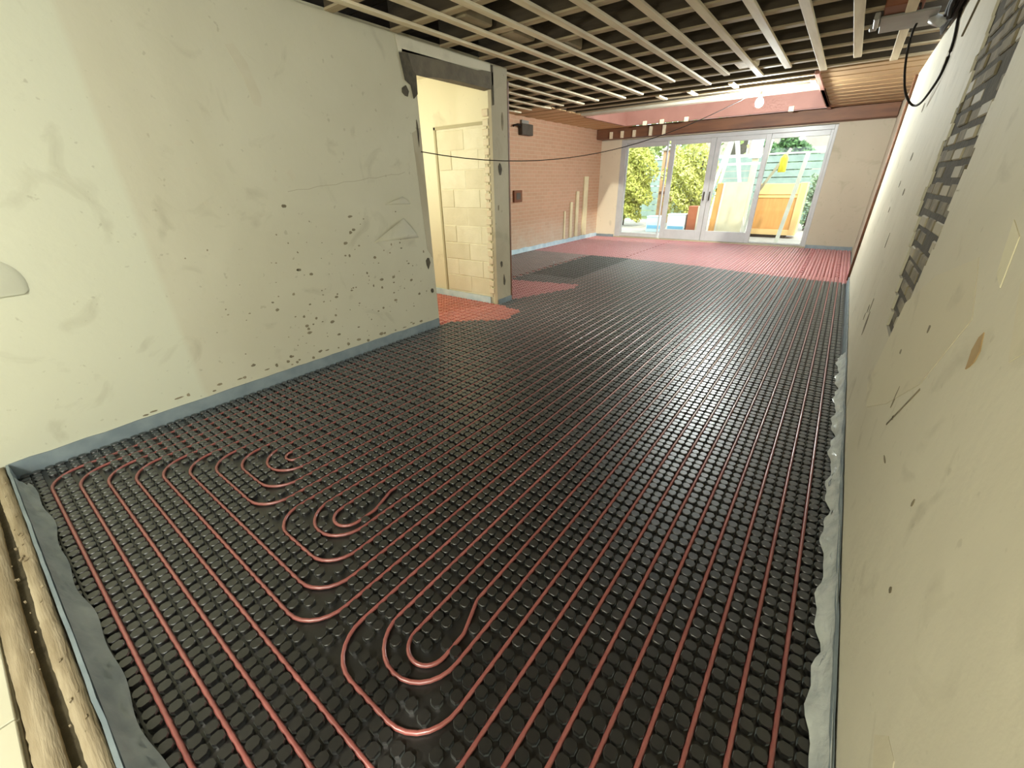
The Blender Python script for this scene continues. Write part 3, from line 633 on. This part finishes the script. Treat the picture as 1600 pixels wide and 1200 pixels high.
# pale ragged plaster strips leaning in the far left corner of the brick wall
for i, (y, w, h) in enumerate(((9.95, .07, .8), (10.25, .12, 1.0), (10.55, .14, 1.25), (10.95, .22, 1.6))):
    tag(MB().box((XE + .004, y, .13), (XE + .03 + .004 * i, y + w, h), .004).build('leaning_lath', mat('lath_pale', (.74, .66, .42), .7, (.66, .57, .36), 5)), ['shortest pale lath standing against the brick wall', 'second shortest pale lath standing against the brick wall', 'second tallest pale lath standing against the brick wall', 'tallest pale lath in the corner of the brick wall'][i], 'lath', 'laths on the brick wall')
cb = empty('ceiling_box', (.02, 5.2, 2.59), 'brown box on a grey tray fixed under the joists by the right wall', 'box')
box('tray', (-.135, 5.12, 2.585), (.215, 5.60, 2.60), GREYT, cb, .004); box('body', (-.125, 4.9, 2.602), (.11, 5.18, 2.80), RUST, cb, .006)
MB().box((-.175, 5.02, 2.56), (-.14, 5.30, 2.61), .006).box((-.20, 5.32, 2.57), (-.15, 5.42, 2.60), .006).build('clamp', GREYT, cb)
tag(MB().lathe((0, 0, 0), [(.002, 0), (.034, 0), (.036, .01), (.036, .12), (.028, .13), (.002, .13)], 12).build('white_roll', FRAME), 'small white pipe end sticking out beside the grey tray', 'pipe end')
bpy.data.objects['white_roll'].location = (.20, 5.36, 2.575); bpy.data.objects['white_roll'].rotation_euler = (R(112), 0, R(25))
def smooth(pts, n=4):
    P = [Vector(p) for p in pts]; out = []
    for i in range(len(P) - 1):
        a, b, c, d = P[max(i - 1, 0)], P[i], P[i + 1], P[min(i + 2, len(P) - 1)]
        for k in range(n):
            t = k / n; out.append(.5 * ((2 * b) + (c - a) * t + (2 * a - 5 * b + 4 * c - d) * t * t + (3 * b - a - 3 * c + d) * t ** 3))
    return out + [P[-1]]
bd = MB(); r = random.Random(3)
for i in range(7):
    bd.tube(smooth([(.262 + .01 * i, 4.5 + .05 * i, 2.60), (.255 + .012 * i + r.uniform(-.01, .01), 4.9, 2.575 + r.uniform(-.02, .015)), (.265 + .01 * i + r.uniform(-.01, .01), 5.25 + r.uniform(-.05, .05), 2.56 + r.uniform(-.03, .02)), (.275 + .008 * i, 5.5, 2.585), (.285 + .006 * i, 5.8 + .05 * i, 2.61)]), .012, 6)
tag(bd.build('cable_bundle', BLACKP), 'dark bundle of cables under the joists against the right wall', 'cable')
cpts = [(.08, 4.95, 2.60), (.11, 5.38, 2.61), (.10, 5.5, 2.54), (.107, 5.5, 2.41), (.131, 5.5, 2.275), (.175, 5.5, 2.134), (.225, 5.45, 2.04), (.27, 5.42, 2.0), (.30, 5.28, 2.005), (.32, 5.05, 2.06), (.332, 4.86, 2.13), (.334, 4.79, 2.25), (.335, 4.9, 2.36), (.335, 5.12, 2.5), (.335, 5.15, 2.6)]
tag(MB().tube(smooth(cpts), .009, 6).build('hanging_cable', BLACKP), 'black cable looping down from the ceiling box and up the right wall', 'cable')
# ------------------------------------------------------------------ garden seen through the doors
struct(box('floor', (-16, YF + .02, -.16), (12, 19.0, -.02), PAVE)); struct(box('ground', (-40, 19.0, -.2), (40, 80, -.04), GRASS))
def bush(name, c, rad, n, leaf_s, cols, label, seed, stems=4, shape=1.0):
    r = random.Random(seed); t = empty(name, (c[0], c[1], c[2]), label, 'bush' if 'bush' in label else 'hedge'); ms = []
    for ci, cc in enumerate(cols): ms.append(mat(name + '_leaf_%d_%d' % (seed, ci), cc, .6, tuple(v * .75 for v in cc), 9))
    m = [MB() for _ in cols]
    for i in range(n):
        while True:
            p = Vector((r.uniform(-1, 1), r.uniform(-1, 1), r.uniform(-1, 1)))
            if .25 < p.length < 1: break
        p = p * (.82 + .18 * math.sin(p.x * 7 + p.z * 9))
        q = Vector((c[0] + p.x * rad[0], c[1] + p.y * rad[1], c[2] + rad[2] + p.z * rad[2]))
        a = Vector((r.gauss(0, 1), r.gauss(0, 1), r.gauss(0, 1))).normalized(); b = a.orthogonal().normalized(); s = leaf_s * r.uniform(.6, 1.3)
        k = r.randrange(len(cols)); m[k].add([q - a * s, q + b * s * .45, q + a * s, q - b * s * .45], [(0, 1, 2, 3)])
    for k, mm in enumerate(m): tag(mm.build('foliage', ms[k], t), kind='stuff')
    for i in range(stems):
        x = c[0] + r.uniform(-.5, .5) * rad[0]; y = c[1] + r.uniform(-.4, .4) * rad[1]
        MB().tube([(x, y, -.02), (x + r.uniform(-.1, .1), y, rad[2] * .6), (x + r.uniform(-.3, .3), y, rad[2] * 1.5)], .025, 6).build('stem', JOIST, t)
    return t
YG = [(.46, .47, .08), (.38, .40, .07), (.53, .51, .13)]
bush('garden_bush', (-6.35, 15.6, -.05), (1.0, .9, 1.55), 9000, .07, YG, 'tall yellow green bush filling the left door pane', 1)
bush('garden_bush', (-4.45, 16.2, -.05), (1.0, .9, 1.5), 9000, .06, [(.60, .60, .16), (.52, .53, .10), (.68, .66, .25)], 'yellow green bush behind the second door pane', 2)
bush('clipped_hedge', (-2.3, 21.2, .6), (1.25, .8, 1.3), 9000, .09, [(.09, .20, .06), (.13, .26, .08), (.07, .15, .05)], 'dark green rounded hedge above the fence in the right pane', 3, 2)
bush('low_shrub', (-.45, 16.5, -.05), (.8, .6, .95), 5000, .06, [(.22, .32, .18), (.16, .25, .14), (.34, .42, .28)], 'grey green bush at the right edge of the right pane', 4, 3)
bush('small_plant', (-3.1, 14.6, .9), (.12, .12, .26), 400, .05, YG, 'small yellow green bush sprig behind the cream board', 5, 1)
pr = empty('brick_pier', (-5.6, 17.5, 0), 'terracotta brick pier between the two yellow bushes', 'pier')
MB().box((-5.85, 17.3, -.02), (-5.42, 17.7, 2.45), .01).build('shaft', mat('terracotta', (.55, .33, .18), .9, (.46, .27, .15), 5), pr)
for z in (1.55, 1.0): box('stain_band', (-5.82, 17.29, z), (-5.5, 17.3, z + .1), BEAM, pr)
box('cap', (-5.9, 17.24, 2.45), (-5.36, 17.76, 2.53), PAVE, pr, .01)
def crate(name, a, b, m, label, band=None):
    t = empty(name, ((a[0] + b[0]) / 2, (a[1] + b[1]) / 2, a[2]), label, 'box'); box('body', a, b, m, t, .008)
    box('lid', (a[0] - .01, a[1] - .01, b[2]), (b[0] + .01, b[1] + .01, b[2] + .03), m, t, .005)
    if band: box('band', (a[0] + .03, a[1] - .004, a[2] + .1), (b[0] - .03, a[1] + .002, a[2] + .2), band, t)
    return t
WB = mat('white_box', (.72, .76, .78), .5, (.62, .7, .74), 6); BB = mat('blue_band', (.18, .42, .60), .5)
crate('cool_box', (-5.0, 14.0, -.02), (-4.52, 14.4, .42), mat('pale_blue', (.52, .66, .70), .5), 'pale blue box low behind the left door frame', BB)
crate('carton', (-4.34, 14.0, -.02), (-3.80, 14.4, .50), WB, 'white box with a blue band on the ground behind the second pane', BB)
rc = empty('red_crate', (-3.6, 14.1, 0), 'rust red upright crate behind the second pane', 'crate')
box('body', (-3.75, 14.0, -.02), (-3.48, 14.4, .76), mat('rust_red', (.42, .13, .06), .7, (.36, .11, .05), 4), rc, .01); box('cream_edge', (-3.48, 13.99, -.02), (-3.43, 14.02, .76), TRIMW, rc, .004)
OR = mat('orange_board', (.62, .30, .09), .55, (.54, .25, .07), 3, stretch=(5, 5, .8)); CR = mat('cream_board', (.62, .54, .37), .6, (.56, .48, .32), 4); ORL = mat('orange_light', (.80, .52, .22), .55)
bo = empty('cream_board', (-2.6, 14.0, 0), 'cream board with an orange edge leaning upright behind the third pane', 'board')
MB().bar((-2.55, 13.92, -.02), (-2.55, 14.12, 1.39), .66, .04, (0, 1, 0)).build('sheet', CR, bo); MB().bar((-3.0, 13.95, -.02), (-2.98, 14.13, 1.36), .17, .05, (0, 1, 0)).build('orange_edge', OR, bo); MB().bar((-2.89, 13.93, -.02), (-2.88, 14.1, 1.38), .05, .06, (0, 1, 0)).build('rim', TRIMW, bo)
cr = empty('orange_crate', (-1.5, 14.2, 0), 'large orange wooden crate standing outside the right pane', 'crate')
box('body', (-2.05, 14.0, .08), (-1.0, 14.6, 1.34), OR, cr, .01); box('top_band', (-2.05, 13.98, 1.08), (-1.0, 14.0, 1.33), ORL, cr, .003); box('side_post', (-1.04, 13.96, .06), (-.88, 14.6, 1.36), ORL, cr, .005); box('base_rail', (-2.05, 13.97, .06), (-.92, 14.0, .2), ORL, cr, .004); box('skid', (-1.95, 14.05, -.02), (-1.1, 14.5, .08), JOIST, cr); box('mid_rail', (-2.05, 13.985, 1.0), (-1.04, 14.0, 1.06), mat('orange_mid', (.82, .50, .18), .5), cr)
WP = mat('white_plank', (.72, .70, .62), .5, (.64, .61, .52), 4)
tag(MB().bar((-1.15, 12.62, -.02), (-.97, 12.95, 2.0), .085, .04, (0, 1, 0)).build('leaning_plank', WP), 'long white plank leaning outside the right pane', 'plank')
tag(MB().bar((-1.95, 12.65, -.02), (-1.76, 12.9, 2.4), .06, .035, (0, 1, 0)).build('leaning_plank', WP), 'tall white plank leaning beside the third door leaf', 'plank')
tag(MB().bar((-1.88, 12.8, 1.05), (-1.34, 12.97, 2.10), .06, .03, (0, 1, 0)).build('cross_brace', CR), 'cream brace slanting across the top left of the right pane', 'plank')
ft = empty('yellow_can', (-1.43, 12.95, 1.6), 'yellow can hanging in the right pane', 'can')
MB().lathe((-1.43, 12.95, 1.60), [(.002, 0), (.075, 0), (.085, .02), (.085, .30), (.05, .36), (.02, .38), (.002, .38)], 12).build('can', mat('yellow_can', (.85, .72, .03), .4), ft); MB().tube([(-1.48, 12.95, 1.96), (-1.43, 12.95, 2.0), (-1.38, 12.95, 1.96)], .008, 6).build('handle', BOXD, ft)
tr = empty('white_trestle', (-3.0, 15.5, 0), 'tall white A-shaped trestle with cross bars behind the third pane', 'trestle')
for a, b in (((-3.75, 15.3, -.02), (-3.2, 15.5, 2.62)), ((-2.35, 15.3, -.02), (-3.1, 15.5, 2.62)), ((-3.6, 15.9, -.02), (-3.2, 15.7, 2.62)), ((-2.5, 15.9, -.02), (-3.1, 15.7, 2.62))): MB().bar(a, b, .09, .05, (0, 1, 0)).build('leg', WP, tr)
for z in (2.08, 1.88): MB().bar((-3.45, 15.45, z), (-2.3, 15.45, z), .04, .06, (0, 0, 1)).build('cross_bar', WP, tr)
box('top_plate', (-3.24, 15.42, 2.6), (-3.06, 15.78, 2.66), WP, tr, .005)
bl = empty('notice_board', (-2.5, 16.4, 2.0), 'pale blue square panel on a beige post behind the third pane', 'panel')
box('panel', (-2.8, 16.38, 2.05), (-2.46, 16.42, 2.68), mat('pale_panel', (.50, .62, .80), .5, (.6, .72, .82), 3), bl, .006); box('post', (-2.70, 16.43, -.02), (-2.52, 16.53, 2.55), CR, bl, .01)
fe = empty('garden_fence', (-2, 20, 0), 'grey green slatted fence at the back of the garden', 'fence')
GF = mat('fence_green', (.20, .27, .24), .8, (.26, .33, .30), 4)
for k in range(9):
    box('slat', (-9, 20.0, .02 + k * .25), (3, 20.03, .24 + k * .25), GF, fe)
for k in range(7): box('post', (-9 + k * 2, 20.04, -.04), (-8.9 + k * 2, 20.14, 2.35), GREYT, fe)
box('cap_rail', (-9, 19.97, 2.27), (3, 20.06, 2.33), mat('fence_rail', (.55, .62, .58), .7), fe)
ho = empty('neighbour_house', (1, 40, 0), 'pinkish rendered house far behind the garden', 'house')
HW = mat('house_render', (.40, .33, .31), .8, (.36, .30, .285), 2); box('wall', (-12, 40, -.1), (8, 48, 5.6), HW, ho)
MB().plate([(-12.5, 39.6, 5.6), (8.5, 39.6, 5.6), (8.5, 44, 8.4), (-12.5, 44, 8.4)], (0, 0, 1), .15).build('roof', mat('house_roof', (.35, .2, .17), .8), ho)
for x in (-8.4, -5.0, -1.8, 1.2, 4.6): f = box('window', (x, 39.95, 3.0), (x + 1.4, 40.0, 4.4), FRAME, ho); box('pane', (x + .1, 39.93, 3.1), (x + 1.3, 39.95, 4.3), BOXD, f)
bt = empty('boundary_tree', (-12, 26, 0), 'broad tree far behind the left bushes', 'tree')
tb = MB(); r = random.Random(8)
for i in range(6000):
    p = Vector((r.gauss(0, 1), r.gauss(0, .5), r.gauss(0, .8))); q = Vector((-12 + p.x * 2.2, 26 + p.y * 2, 3.4 + p.z * 1.1)); a = Vector((r.gauss(0, 1), r.gauss(0, 1), r.gauss(0, 1))).normalized(); b = a.orthogonal()
    tb.add([q - a * .14, q + b * .07, q + a * .14, q - b * .07], [(0, 1, 2, 3)])
tag(tb.build('foliage', mat('tree_leaf', (.30, .36, .12), .7, (.22, .28, .09), 5), bt), kind='stuff'); MB().tube([(-12, 26, -.05), (-12.1, 26, 1.4), (-11.9, 26, 2.8)], .16, 8).build('trunk', JOIST, bt)
